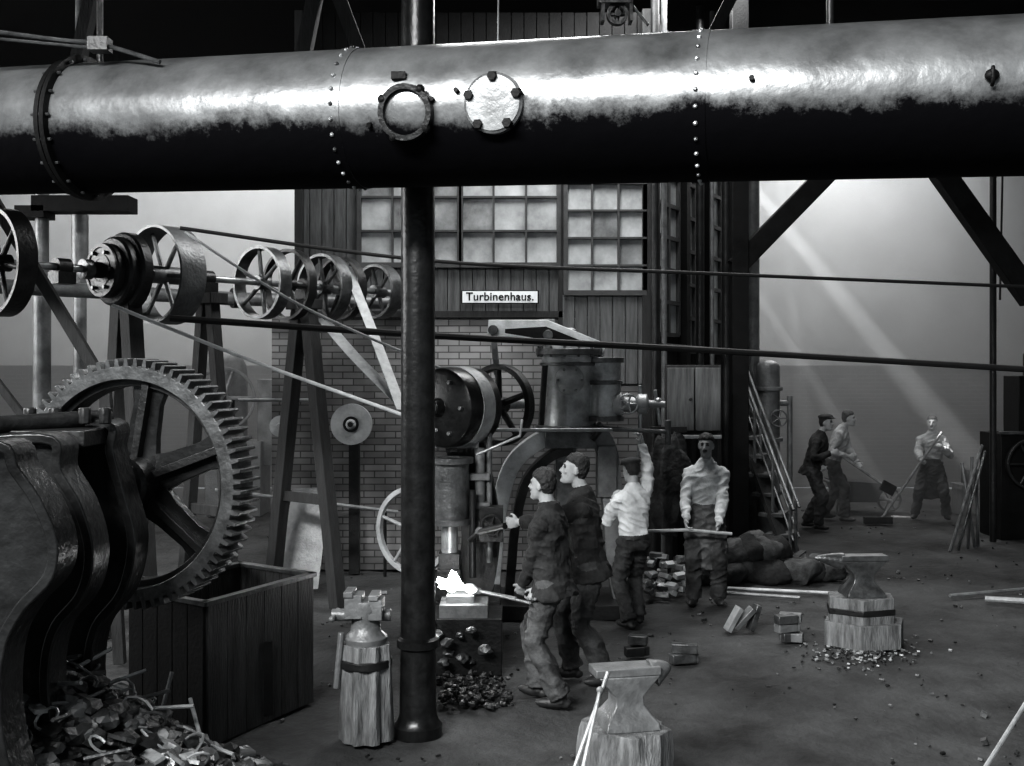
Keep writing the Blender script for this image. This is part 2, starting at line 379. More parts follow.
belt('leather_drive_belt',[S(322,318,11.4),S(360,362,10.9),S(440,440,9.8)],.12,.008,BELT,(.4,-.8,.5))
belt('leather_drive_belt',[S(345,262,11.6),S(372,330,11),S(402,410,10.2)],.11,.008,BELT,(.5,-.8,.3))
# ------------------------------------------------------------------ big gear & shearing machine
gn=V((-math.sin(math.radians(13)),-math.cos(math.radians(13)),0)); gc=S(137,482,6.85); Rg=.77
b=B(); e1,e2=perp(gn)
def gearring(b,c,ax,Rr,Rt,Ri,w,nt):
    c=V(c); u,v=perp(ax); prof=[]
    for i in range(nt):
        for da,r in((0,Rr),(.22,Rr),(.32,Rt),(.62,Rt),(.72,Rr)):
            prof.append((2*math.pi*(i+da)/nt,r))
    rings=[]
    for (rr,h) in (('i',-w/2),('o',-w/2),('o',w/2),('i',w/2)):
        rings.append([c+ax*h+(u*math.cos(a)+v*math.sin(a))*(r if rr=='o' else Ri) for a,r in prof])
    b.loft(rings,False,True)
b.m(IRON2); gearring(b,gc,gn,Rg-.05,Rg,Rg-.13,.26,74)
b.m(IRON); b.ring(gc,gn,Rg-.17,Rg-.12,.14,60)
b.lathe(gc,gn,[(.16,-.16),(.17,-.14),(.17,.17),(.15,.2),(.07,.2)],32)
for i in range(6):
    a=i*math.pi/3+.35; d=e1*math.cos(a)+e2*math.sin(a)
    b.m(CASTD); b.bar([gc+d*.12,gc+d*.3,gc+d*.5,gc+d*(Rg-.14)],[.26,.20,.18,.24],.055,gn)
    b.m(IRON); b.bar([gc+d*.12,gc+d*(Rg-.14)],.05,.17,gn)
b.m(STEEL); b.cyl(gc-gn*.35,gc+gn*.45,.07,n=20)
b.done('large_spur_gear',.004,ang=30)
b=B(); b.m(CASTD)
def cheek(d,con,th=.13,rim=.05):
    pts=[S(u,v,d) for u,v in con]
    c=catmull(pts,5)
    left=[V((c[-1].x-.75,d,c[-1].z)),V((c[0].x-.75,d,c[0].z))]
    b.prism(c+left,V((-.02,th,0)))
    b.bar([q+V((0,th/2,0)) for q in c],rim,th+.1,(0,-1,0))
cheek(4.9,[(-60,452),(5,446),(18,468),(40,500),(56,540),(52,575),(25,605),(6,640),(0,690),(5,745),(20,800)])
cheek(5.5,[(-10,440),(55,440),(60,470),(80,505),(92,550),(84,592),(58,625),(48,665),(50,715),(60,770),(70,800)])
cheek(6.1,[(20,424),(108,424),(112,450),(122,490),(134,540),(124,590),(98,625),(90,665),(92,700),(100,745),(110,790)],.13)
b.m(IRON)
for d,u in((5.05,20),(5.7,50),(6.2,80)):
    b.cyl(S(u-60,520,d),S(u-60,520,d+.4),.09,n=16)
b.box(S(20,436,6.0),(.9,.5,.09)); b.cyl(S(-40,428,5.6),S(110,418,6.2),.05,n=16)
for u in(30,55,85,105):
    q=S(u,424,6.0); b.cyl(q,q+V((0,0,.09)),.035,n=6)
b.m(IRON); b.box((-2.95,5.6,.15),(1.5,1.4,.34))
b.done('plate_shearing_machine',.008)
# bin
A_=V((-1.93,6.93,0));B_=V((-1.44,7.9,0));C_=V((-2.06,8.33,0));D_=V((-2.55,7.36,0))
b=B(); BINM=mat('bin_boards',.022,.5,.1,.7,6,.5,30,stretch=(3,3,.4))
def wallpan(b,p,q,h,t=.04,nb=6,m=BINM):
    d=(q-p); L=d.length; d.normalize(); a=math.atan2(d.y,d.x)
    b.m(m)
    for i in range(nb): 
        c=p+d*(L*(i+.5)/nb); b.box((c.x,c.y,h/2),(L/nb-.006,t,h),Matrix.Rotation(a,3,'Z'))
    b.m(IRON2); c=p+d*L/2; b.box((c.x,c.y,h+.01),(L+.05,t+.02,.03),Matrix.Rotation(a,3,'Z'))
wallpan(b,A_,B_,.9); wallpan(b,B_,C_,.9,nb=5); wallpan(b,C_,D_,.9); wallpan(b,D_,A_,.9,nb=5,m=BLACK)  # last side coloured black, painting in the shade under the gear
b.m(BLACK); ce=(A_+C_)/2; b.box((ce.x,ce.y,.3),(.5,.7,.5),Matrix.Rotation(.46,3,'Z'))
b.done('wooden_scrap_bin',.003)
# scrap pile
b=B(); random.seed(21)
def hh(x,y): return .80*math.exp(-((x+2.5)**2/.75+(y-5.75)**2/.6))
b.m(COAL); n=30
vs=[(-3.3+2.3*i/n,4.9+1.75*j/n,hh(-3.3+2.3*i/n,4.9+1.75*j/n)-.07) for j in range(n+1) for i in range(n+1)]
b.add(vs,[(j*(n+1)+i,j*(n+1)+i+1,(j+1)*(n+1)+i+1,(j+1)*(n+1)+i) for j in range(n) for i in range(n)])
for i in range(560):
    x=random.uniform(-3.0,-1.35); y=random.uniform(5.1,6.5)
    h=hh(x,y)
    b.m(random.choice([COAL,COAL,IRON,IRON2,GREYIRON])); b.rock((x,y,max(0,h-.02)),random.uniform(.025,.09))
for i in range(70):
    x=random.uniform(-2.8,-1.6); y=random.uniform(5.3,6.3); z=hh(x,y)+random.uniform(.0,.06)
    b.m(random.choice([PALEIRON,GREYIRON,IRON2,STEEL])); a=random.uniform(0,6.3); r=random.uniform(.04,.10)
    if i%3==0: b.tube([V((x+r*math.cos(t*.6+a),y+r*.6*math.sin(t*.6+a),z+r*.8*math.sin(t*.6))) for t in range(9)],.008,6)
    elif i%3==1: b.tube([V((x,y,z)),V((x+.22*math.cos(a),y+.22*math.sin(a),z+random.uniform(-.04,.06)))],.011,6)
    else: b.box((x,y,z),(.16,.06,.02),Matrix.Rotation(a,3,'Z')@Matrix.Rotation(random.uniform(-.8,.8),3,'X'))
b.done('scrap_iron_heap',ang=25,recalc=True)
b=B(); b.m(PALEIRON); b.tube([S(190,698,6.3),V((S(216,766,6.1).x,6.1,0.02))],.012,8); b.m(GREYIRON); b.tube([S(172,672,6.6),V((S(150,766,6.5).x,6.5,.1))],.012,8); b.done('loose_iron_rods')
# ------------------------------------------------------------------ vise on stump
def stump(b,c,r,h,m=WOOD,n=36,top=1.0,ir=.06):
    rings=[]
    for j in range(9):
        t=j/8; rr=r*(1.06-.06*t)*(1 if j<8 else .97); rg=[]
        for i in range(n):
            a=2*math.pi*i/n; f=1+ir*2*noise.noise(V((math.cos(a)*2.5,math.sin(a)*2.5,t*.7+c[0])))+.03*noise.noise(V((math.cos(a)*9,math.sin(a)*9,t*1.2)))
            rg.append(V((c[0]+math.cos(a)*rr*f,c[1]+math.sin(a)*rr*f,h*t)))
        rings.append(rg)
    b.m(m); b.loft(rings)
vx_,vy_=(366-512)/F*7.1,7.1
b=B(); stump(b,(vx_,vy_),.15,.62,ir=.12)
b.m(IRON); b.ring((vx_,vy_,.5),(0,0,1),.14,.168,.05,28); b.m(GREYIRON)
q=V((vx_,vy_,0))
b.lathe(q,(0,0,1),[(.13,.61),(.14,.66),(.10,.70),(.09,.78),(.12,.84),(.11,.90)],20)
b.box(q+V((-.07,-.02,.87)),(.11,.17,.15)); b.box(q+V((.07,-.02,.85)),(.09,.17,.13)); b.box(q+V((-.10,-.02,.95)),(.06,.19,.035)); b.box(q+V((.06,-.02,.93)),(.06,.19,.035))
b.cyl(q+V((-.22,0,.80)),q+V((.16,0,.80)),.04,n=12); b.cyl(q+V((-.2,-.12,.80)),q+V((-.2,.12,.80)),.012,n=8); b.ell(q+V((-.2,-.12,.8)),.02); b.ell(q+V((-.2,.12,.8)),.02)
b.m(GREYIRON); b.tube([q+V((-.15,-.06,.70)),q+V((-.18,-.08,.35))],.022,8)
b.done('bench_vise_on_stump',.004)
# ------------------------------------------------------------------ anvils
def anvil(b,c,yaw,L,H,W=.12,m=GREYIRON,horn=.55):
    Mo=b.M.copy(); b.M=Matrix.Translation(V(c))@Matrix.Rotation(yaw,4,'Z')
    b.m(m)
    lv=[(0,.40*L*1.05,W*1.05),(.12,.40*L,W*.98),(.22,.32*L,W*.74),(.38,.22*L,W*.55),(.52,.22*L,W*.52),(.66,.32*L,W*.54),(.78,.42*L,W*.56),(.86,.48*L,W*.57)]
    rings=[]
    for t,hx,hy in lv: rings.append([V((-hx,-hy,H*t)),V((-hx*.3,-hy*1.05,H*t)),V((hx*.3,-hy*1.05,H*t)),V((hx,-hy,H*t)),V((hx,hy,H*t)),V((hx*.3,hy*1.05,H*t)),V((-hx*.3,hy*1.05,H*t)),V((-hx,hy,H*t))])
    b.loft(rings)
    b.box((-.02*L,0,H*.93),(L*1.02,W*1.14,H*.14))
    hp=[];rr=[]
    for i in range(10):
        t=i/9; hp.append(V((L*.42+L*horn*t,0,H*(.84+.14*t-.05*t*t)))); rr.append(W*.52*(1-t)**.7+.008)
    b.tube(hp,rr,14,(1,1))
    b.M=Mo
b=B(); X=(626-512)/F*6.35; Y=6.35
stump(b,(X,Y),.245,.34,ir=.12)
anvil(b,(X,Y,.34),.2,.38,.34,.15,GREYIRON,.30)
b.done('anvil_on_stump',.006)
b=B(); X=(864-512)/F*9.55; Y=9.55
b.m(WOOD)
def octa(b,c,r,z0,z1,ph=.2,n=6,sq=.8):
    b.loft([[V((c[0]+r*math.cos(ph+2*math.pi*i/n),c[1]+sq*r*math.sin(ph+2*math.pi*i/n),z)) for i in range(n)] for z in(z0,z1)])
octa(b,(X,Y),.37,0,.21); b.m(WOOD); octa(b,(X-.03,Y),.31,.20,.42,.35); b.m(IRON); octa(b,(X-.03,Y),.322,.28,.33,.35)
anvil(b,(X-.02,Y,.42),math.pi+.05,.40,.35,.13,IRON2,.62)
b.done('anvil_on_block',.006)
# ------------------------------------------------------------------ belt hammer
hx,hd=(458-512)/F*9.7,9.7
b=B(); dc=S(455,407,9.55)
b.m(COLM); b.lathe(dc,sd,[(.06,-.30),(.08,-.22),(.30,-.20),(.335,-.18),(.345,-.15),(.345,.22),(.33,.24),(.08,.25)],48)
b.m(PALEIRON); b.ring(dc+sd*.05,sd,.335,.352,.16,48); b.m(IRON2)
e1,e2=perp(sd)
for i in range(6):
    a=i*math.pi/3; q=dc-sd*.20+(e1*math.cos(a)+e2*math.sin(a))*.25; b.cyl(q,q-sd*.04,.02,n=6)
b.m(STEEL); b.cyl(dc-sd*.4,dc+sd*1.1,.045,n=16)
fc=dc+sd*.62; b.m(IRON); b.wheel(fc,sd,.375,.09,.05,.075,.16,5,.026,.3)
b.m(IRON); fx,fy=hx,9.75
b.box((fx,fy,.2),(.75,.75,.4)); 
b.bar(catmull([V((fx+.12,fy+.1,.35)),V((fx+.2,fy+.15,.9)),V((fx+.12,fy+.1,1.45)),V((fx,fy,1.95))],6),.34,.34,(0,-1,0))
b.m(IRON2); b.cyl((fx-.06,fy-.3,1.05),(fx-.06,fy-.3,1.62),.17,n=28); b.ring((fx-.06,fy-.3,1.60),(0,0,1),.1,.205,.05,28); b.ring((fx-.06,fy-.3,1.08),(0,0,1),.1,.20,.05,28)
b.m(STEEL); b.cyl((fx-.06,fy-.3,.78),(fx-.06,fy-.3,1.08),.07,n=20); b.m(IRON); b.box((fx-.06,fy-.3,.74),(.18,.2,.14))
b.m(GREYIRON); b.cyl((fx+.2,fy-.2,.9),(fx+.2,fy-.2,1.7),.045,n=12); b.cyl((fx+.28,fy-.2,.7),(fx+.28,fy-.2,1.9),.025,n=12); b.box((fx+.06,fy-.2,1.45),(.45,.12,.06)); b.box((fx+.06,fy-.2,1.2),(.45,.12,.06))
b.m(IRON); b.cyl((fx+.14,fy-.35,.6),(fx+.14,fy-.35,1.35),.03,n=10); b.box((fx+.3,fy-.25,1.05),(.2,.16,.3)); b.wheel((fx+.3,fy-.36,1.05),(0,-1,0),.09,.02,.015,.02,.03,5,.007)
b.m(GREYIRON); b.box((fx,fy-.1,1.75),(.38,.3,.1)); b.m(STEEL); b.cyl(S(435,430,9.4),S(612,430,10.2),.018,n=8)
b.tube([S(476,455,9.4),S(520,436,9.4),S(522,420,9.5)],.014,8)
b.m(IRON); b.box((fx-.06,fy-.3,.55),(.2,.24,.26)); 
b.m(PALEIRON); b.wheel((fx-.42,fy+.2,.92),V((.5,.85,0)),.40,.05,.045,.06,.1,5,.015,.3)
b.done('belt_driven_power_hammer',.005)
b=B(); b.m(IRON); q=G(467,8.75); b.box(q+V((0,.05,.22)),(.56,.5,.44)); b.m(GREYIRON); b.box(q+V((-.02,0,.48)),(.38,.34,.12)); b.box(q+V((-.05,0,.56)),(.22,.2,.08))
b.m(IRON2); random.seed(9)
for i in range(12): b.rock(q+V((random.uniform(-.28,.28),random.uniform(-.3,-.15),.1+random.uniform(0,.35))),random.uniform(.03,.06))
b.done('swage_block',.01)
b=B(); b.m(GLOW); wq=S(452,584,8.65)
b.rock(wq+V((0,0,-.01)),.06,.8); b.rock(wq+V((.06,0,-.02)),.045); b.rock(wq+V((-.06,0,-.01)),.045); b.box(wq+V((-.01,0,.04)),(.045,.06,.12),Matrix.Rotation(.4,3,'Y')); b.box(wq+V((.04,0,.03)),(.04,.05,.10),Matrix.Rotation(-.5,3,'Y')); b.box(wq+V((-.07,0,.02)),(.10,.05,.035),Matrix.Rotation(.3,3,'Y')); b.box(wq+V((.11,-.01,-.03)),(.14,.04,.03),Matrix.Rotation(.1,3,'Y'))
b.done('glowing_forging',ang=20)
# ------------------------------------------------------------------ steam hammer (centre)
D=10.9
def H(u,v,dd=0): return S(u,v,D+dd)
b=B(); b.m(GREYIRON)
cx2=H(578,0).x
zt=H(0,352).z; zb=H(0,428).z
HP=mat('hammer_paint',.34,.27,.3,.55,4,.2,20)
b.m(HP); b.lathe((cx2-.08,D,zb),(0,0,1),[(.26,0),(.24,.2),(.25,.45),(.29,zt-zb)],40)
b.m(IRON2); b.ring((cx2-.08,D,zt),(0,0,1),.05,.34,.06,36); b.ring((cx2-.08,D,zb),(0,0,1),.05,.34,.06,36); b.ring((cx2-.08,D,zt-.12),(0,0,1),.05,.30,.03,36)
for i in range(14):
    a=i*math.pi/7; b.cyl((cx2-.08+.315*math.cos(a),D+.315*math.sin(a),zt-.05),(cx2-.08+.315*math.cos(a),D+.315*math.sin(a),zt+.06),.016,n=6)
b.m(HP); b.lathe((cx2-.08,D,zt),(0,0,1),[(.28,0),(.24,.08),(.12,.12),(.06,.14),(.06,.22),(.03,.24)],30)
b.m(HP); b.cyl((cx2+.25,D-.05,zb+.1),(cx2+.25,D-.05,zt-.08),.17,n=28); b.m(IRON2); b.ring((cx2+.25,D-.05,zt-.08),(0,0,1),.05,.20,.05,28); b.ring((cx2+.25,D-.05,zt-.3),(0,0,1),.05,.185,.04,28); b.ring((cx2+.25,D-.05,zb+.1),(0,0,1),.05,.20,.05,28)
b.m(HP); b.box((cx2+.1,D,(zt+zb)/2),(.3,.3,.55))
q=H(570,380,-.3); b.m(PALEIRON); b.lathe(q+V((0,.08,0)),(0,-1,0),[(.14,0),(.14,.06),(.10,.09),(.04,.10)],28); b.m(GREYIRON)
for i in range(6): b.cyl(q+V((.115*math.cos(i*1.047),.03,.115*math.sin(i*1.047))),q+V((.115*math.cos(i*1.047),-.02,.115*math.sin(i*1.047))),.014,n=6)
b.m(IRON); b.cyl(H(545,365,-.32),H(541,425,-.3),.03,n=10); b.cyl(H(600,430,-.3),H(592,440,-.3),.03,n=10)
LV=mat('lever_paint',.52,.4,.15,.3,6,.2)
b.m(LV); b.bar([H(488,327,-.1),H(545,332,-.1),H(604,350,-.1)],[.14,.24,.13],.06,(0,-1,0)); b.bar([H(488,327,.12),H(545,332,.12),H(604,350,.12)],[.14,.24,.13],.06,(0,-1,0))
b.m(BLACK); b.bar([H(505,331,-.132),H(545,333,-.132),H(585,345,-.132)],[.04,.13,.05],.01,(0,-1,0))
b.m(IRON2); b.cyl(H(493,330,-.18),H(493,330,.2),.05,n=16); b.cyl(H(548,335,-.18),H(548,335,.2),.05,n=16); b.cyl(H(598,349,-.18),H(598,349,.2),.04,n=16)
b.m(GREYIRON); b.bar([H(493,330,0),H(497,375,0)],.06,.05,(0,-1,0)); b.bar([H(548,335,0),H(552,352,0)],.12,.1,(0,-1,0)); b.box(H(547,322,0),(.16,.14,.05))
b.cyl(H(497,375),H(497,430),.02,n=10); b.cyl(H(598,350),H(600,375),.02,n=10)
b.m(PALEIRON); b.lathe(H(612,404,-.1),V((1,-.15,0)),[(.10,0),(.12,.02),(.12,.10),(.07,.12),(.07,.24),(.10,.26),(.10,.34),(.04,.36),(.03,.52)],24)
b.m(STEEL); b.cyl(H(640,385,-.1),H(640,440,-.1),.02,n=10); b.ell(H(658,402,-.15),.045); b.cyl(H(655,390,-.15),H(660,425,-.15),.018,n=10)
b.wheel(H(628,404,-.3),V((0,-1,0)),.10,.02,.015,.02,.04,5,.008)
b.m(GREYIRON); b.cyl(H(600,428,-.2),H(668,432,-.2),.022,n=10); b.cyl(H(640,434,-.2),H(636,470,-.3),.015,n=8); b.cyl(H(668,420,-.2),H(668,445,-.2),.03,n=10)
b.m(LV)
b.bar(catmull([H(566,436),H(540,440),H(512,465),H(499,510),H(494,560),H(490,608)],8),[.16]*41,.26,(0,-1,0))
b.m(GREYIRON); b.bar(catmull([H(592,428),H(606,450),H(612,500),H(616,560),H(625,608)],8),.20,.26,(0,-1,0))
b.m(IRON); b.bar(catmull([H(572,448),H(550,456),H(527,480),H(516,520),H(511,570),H(508,608)],8),.09,.34,(0,-1,0))
b.m(IRON2); b.box((cx2-.08,D,zb-.1),(.5,.4,.18)); b.box((cx2-.12,D,zb-.5),(.2,.2,.75)); b.box((cx2-.12,D,zb-.95),(.32,.3,.22))
b.m(IRON); b.box((cx2-.12,D,.33),(.5,.5,.66)); b.box((H(558,0).x,D,.06),(1.6,.9,.14))
b.m(GREYIRON); b.box(H(606,470,.0),(.18,.34,.5))
b.done('steam_hammer',.006,ang=35)
# ------------------------------------------------------------------ things near turbine house wall
b=B(); b.m(STONE); q=S(352,424,12.6); b.lathe(q,(0,-1,0),[(.235,0),(.235,.07),(.06,.07),(.06,.09),(.04,.12)],40); b.m(IRON); b.ring(q+V((0,-.075,0)),(0,-1,0),.03,.09,.03); b.cyl(q-V((0,.14,0)),q+V((0,.25,0)),.03,n=12); b.box((q.x,q.y+.2,q.z/2),(.12,.1,q.z)); b.done('grinding_wheel')
b=B(); b.m(STONE); q=S(281,426,12.6); b.lathe(q,(0,-1,0),[(.12,0),(.12,.06),(.04,.07),(.03,.11)],32); b.m(IRON); b.cyl(q,q+V((0,.25,0)),.03,n=12); b.box((q.x,q.y+.2,q.z/2),(.08,.08,q.z)); b.done('grinding_wheel')
b=B(); b.m(GREYIRON); a,c_,e,f=S(292,490,12.1),S(330,488,12.1),G(318,11.8,.02),G(278,11.8,.02); b.prism([a,c_,e,f],V((0,.03,.01))); b.done('leaning_sheet')
b=B(); b.m(PALEIRON); b.tube([S(238,400,12.2),S(322,400,12.4)],.02,8); b.tube([S(215,490,12.2),S(300,500,12.4),S(398,512,12.6)],.02,8); b.m(IRON); b.tube([G(232,12.2),S(232,400,12.2)],.03,8); b.tube([G(385,12.6),S(385,511,12.6)],.02,8); b.done('guard_rail')
b=B(); b.m(GREYIRON); q=G(238,18); b.box(q+V((0,0,.6)),(.9,.7,1.2)); b.cyl(q+V((-.2,0,1.2)),q+V((-.2,0,2.3)),.35,n=24); b.ell(q+V((-.2,0,2.3)),(.35,.35,.4)); b.wheel(q+V((-.1,-.5,1.9)),(0.2,-1,0),.5,.08,.05,.08,.1,5,.03); b.box(q+V((.5,0,1.5)),(.3,.3,1.4)); b.done('background_steam_engine',.01)
# ------------------------------------------------------------------ posts and braces (right)
def timberpost(u,d,us,x0,x1,name='timber_post',w=.2):
    b=B(); b.m(BLACK); x=(u-512)/F*d; b.box((x,d,ZC/2),(w,w,ZC)); 
    for p,q in us: b.bar([p,q],.24,.18,(0,-1,0))
    b.box(((x0+x1)/2,d,5.6),(x1-x0,.2,.24)); return b.done(name,.008)
timberpost(739,13.4,[(S(735,268,13.4),S(840,160,13.4))],2.7,5.4)
timberpost(1040,12.4,[(S(1032,300,12.4),S(925,150,12.4))],4.0,7.5)
b=B(); b.m(GREYIRON); b.tube([G(753,15.5),V((S(753,0,15.5).x,15.5,ZC))],.09,14); b.done('iron_post')
b=B(); b.m(IRON); b.tube([G(993,15.1),V((S(993,0,15.1).x,15.1,ZC))],.045,12); b.tube([S(1003,150,15.1),S(1000,300,15.1)],.015,8); b.done('iron_post')
b=B(); b.m(BLACK); q=G(1032,15.7); b.box(q+V((0,0,.72)),(1.2,.7,1.5)); b.box(q+V((.1,0,1.85)),(.8,.5,.85)); b.m(IRON); b.wheel(q+V((-.2,-.42,1.05)),(0,-1,0),.36,.08,.04,.06,.1,6,.02); b.cyl(q+V((0,0,2.2)),q+V((0,0,2.6)),.12); b.m(IRON2); b.box(q+V((0,-.36,1.48)),(1.25,.06,.05)); b.done('drilling_machine',.01)
b=B()
for i,(u0,u1) in enumerate(((950,982),(958,985),(968,972),(975,962),(978,976))):
    b.m([WOOD,IRON2,WOODG,GREYIRON,WOOD][i]); b.tube([G(u0,14.3+.1*i),S(u1,445+6*i,14.7)],.022,8)
b.done('leaning_poles')
b=B(); b.m(WOODG); q=G(977,18)
b.box((q.x,18,.45),(.7,.5,.08)); b.box((q.x-.3,18,.22),(.07,.4,.44)); b.box((q.x+.3,18,.22),(.07,.4,.44)); b.m(IRON); b.box((q.x,18,.6),(.4,.3,.25)); b.done('work_bench')
b=B(); b.m(WOODG); q=S(680,399,12.3); b.box(q,(.29,.16,.70)); q2=S(707,399,12.3); b.box(q2,(.28,.16,.70)); b.m(WOODD); b.box((q.x+.15,12.35,q.z),(.62,.1,.76)); b.m(IRON); b.cyl(q+V((.1,-.09,0)),q+V((.1,-.12,0)),.02); 
for x in(-.1,.4): b.box((q.x+x,12.4,.85),(.07,.07,1.75))
b.m(PALEIRON); b.box((q.x+.15,12.3,q.z-.42),(.6,.2,.04)); b.done('tool_cupboard',.006)
def blob(name,m,c,r,amp=.25,fr=2.5,drape=True):
    b=B(); b.m(m); rings=[]; n=36;k=20
    for i in range(k+1):
        th=math.pi*i/k; th=min(max(th,.03),3.11)
        rg=[]
        for j in range(n):
            a=2*math.pi*j/n; q=V((math.sin(th)*math.cos(a),math.sin(th)*math.sin(a),-math.cos(th)))
            f=1+amp*noise.noise(q*fr+V((c[0]*3,c[1],0)))+ (.10*math.sin(a*9) if drape else 0)*math.sin(th)
            rg.append(V((c[0]+q.x*r[0]*f,c[1]+q.y*r[1]*f,c[2]+q.z*r[2]*f)))
        rings.append(rg)
    b.loft(rings); return b
qc=S(671,486,11.8); b=blob('hanging_coat',CL_PANTD,(qc.x,11.9,qc.z),(.24,.14,.56))
b.m(WOODD); b.box((qc.x,12.05,.9),(.06,.06,1.8)); b.box((qc.x,12.0,1.72),(.4,.05,.06)); b.m(IRON2); b.tube([V((qc.x,12.0,1.72)),V((qc.x,11.9,1.70))],.012,6); b.done('coat_on_stand',ang=60)
b=B(); b.m(GREYIRON); q=G(768,15.2); b.cyl(q,q+V((0,0,2.4)),.16,n=24); b.ell(q+V((0,0,2.4)),(.16,.16,.1)); b.ring(q+V((0,0,2.1)),(0,0,1),.1,.2,.05,24); b.ring(q+V((0,0,1.4)),(0,0,1),.1,.2,.05,24); b.cyl(q+V((.3,0,0)),q+V((.3,0,2.0)),.04,n=12); b.cyl(q+V((0,0,1.9)),q+V((.3,0,1.9)),.04,n=12); b.wheel(q+V((.1,-.2,1.7)),(0,-1,0),.12,.02,.02,.02,.04,5,.008)
b.done('feed_water_heater',.004)
b=B()
for i,(u,d,r,m) in enumerate(((655,12.7,.05,IRON),(664,12.85,.035,GREYIRON),(700,14.0,.05,IRON),(712,14.2,.03,GREYIRON),(726,14.4,.06,IRON))):
    b.m(m); b.tube([G(u,d),V(((u-512)/F*d,d,ZC))],r,12)
b.m(IRON); b.tube([S(655,345,12.7),S(740,352,14.4)],.03,8); b.done('vertical_service_pipes')
b=B(); b.m(WOODD); t0=S(737,415,14.6); f0=G(792,12.9,.0)
for s in(0,.55):
    o=V((.25*s,.5*s,0)); b.m(WOODD); b.bar([t0+o,f0+o+V((0,0,.05))],.17,.05,(.45,-.9,0)); b.m(GREYIRON); b.tube([t0+o+V((0,0,.75)),f0+o+V((.02,0,.72))],.02,8); b.tube([t0+o+V((0,0,.4)),f0+o+V((.02,0,.36))],.014,8)
    for t in(.02,.35,.68,.97): 
        q=t0.lerp(f0,t)+o; b.tube([q,q+V((0,0,.74))],.02,8)
for i in range(8):
    q=t0.lerp(f0,(i+.3)/8)+V((.07,.14,0)); b.m(WOODG); b.box(q,(.3,.5,.04),Matrix.Rotation(-.45,3,'Z'))
b.done('wooden_stair')
b=B(); random.seed(14)
for i in range(26):
    t=(i%16)/15; q=G(690+136*t,12.40+random.uniform(-.2,.15)); b.m(random.choice([CL_PANTD,CL_APRON,CL_DARK,CL_PANT])); R3=Matrix.Rotation(random.uniform(-.5,.5),3,'Z')
    b.ell((q.x,q.y,.10+(.26*math.sin(math.pi*t) if i>15 else .08*random.random())),(.24,.17,.12+.05*random.random()),R3,20,14)
for v in b.bm.verts: v.co+=V((noise.noise(v.co*6),noise.noise(v.co*6+V((9,0,0))),noise.noise(v.co*8)))*.06
b.done('heap_of_sacks',ang=60)
b=B()
for i in range(46):
    q=G(random.uniform(648,688),random.uniform(11.2,11.7)); b.m(random.choice([PALEIRON,STEEL,IRON2,GREYIRON]))
    b.box((q.x,q.y,.05+random.uniform(0,.42)*(1-abs(q.y-11.5)*1.6)),(random.uniform(.06,.16),.06,.05),Matrix.Rotation(random.uniform(0,3),3,'Z')@Matrix.Rotation(random.uniform(-.6,.6),3,'X'))
b.done('pile_of_forgings',.004)
def billets(u,v,w,n,seed):
    random.seed(seed); d=CH*F/(v-367); b=B(); q=G(u,d)
    for i in range(n):
        b.m(random.choice([IRON2,GREYIRON,IRON])); b.box(q+V((random.uniform(-w,w)/4,random.uniform(-.08,.08),.045+.075*(i//2))),(w*.8,.09,.075),Matrix.Rotation(random.uniform(-.4,.4),3,'Z'))
    b.done('iron_billets',.006)
billets(788,640,.24,6,3); billets(689,663,.26,3,4); billets(637,656,.2,3,5); 
b=B(); q=G(740,10.0)
for i,a in enumerate((.5,.75,.3)): b.m([PALEIRON,GREYIRON,IRON2][i]); b.box(q+V((-.06+.1*i,.03*i,.11)),(.05,.09,.24),Matrix.Rotation(a,3,'Y')@Matrix.Rotation(.3,3,'Z'))
b.done('iron_wedges',.005)
def rod(name,pts,r,m): 
    b=B(); b.m(m); b.tube(pts,r,8); b.done(name)
rod('iron_rod',[G(950,11.4,.03),G(1060,11.9,.03)],.02,STEEL)
rod('iron_rod',[G(985,11.2,.04),G(1055,11.0,.04)],.03,PALEIRON)
rod('iron_rod',[G(722,11.8,.03),G(845,11.5,.03)],.018,PALEIRON)
rod('iron_rod',[G(725,11.55,.03),G(800,11.3,.03)],.018,GREYIRON)
rod('iron_rod',[G(980,6.4,.02),S(1034,690,7.1)],.014,PALEIRON)
b=B(); random.seed(11)
for i in range(1500):
    d=random.uniform(6.0,19); u=random.uniform(250,1090); big=0
    if random.random()<.30: d=random.gauss(9.3,.2); u=random.gauss(862,26); big=1
    elif noise.noise(V(((u-512)/F*d*.9,d*.9,5)))<-.05: continue
    b.m(random.choice([PALEIRON,GREYIRON,COAL,IRON] if big else [GREYIRON,COAL,COAL,COAL,IRON,IRON]))
    q=G(u,d,.0); s=random.uniform(.005,.016)*(1 if big or random.random()<.9 else 2); a=random.uniform(0,6)
    b.box(q,(s*2.2,s*1.2,s),Matrix.Rotation(a,3,'Z')@Matrix.Rotation(.4,3,'X'))
b.done('floor_litter',recalc=False)
b=B(); random.seed(5)
for i in range(150):
    q=G(random.uniform(437,510),random.uniform(7.7,8.4)); b.m(random.choice([COAL,IRON,IRON])); b.rock((q.x,q.y,random.uniform(.0,.08)),random.uniform(.012,.035))
b.done('coal_heap',ang=25)
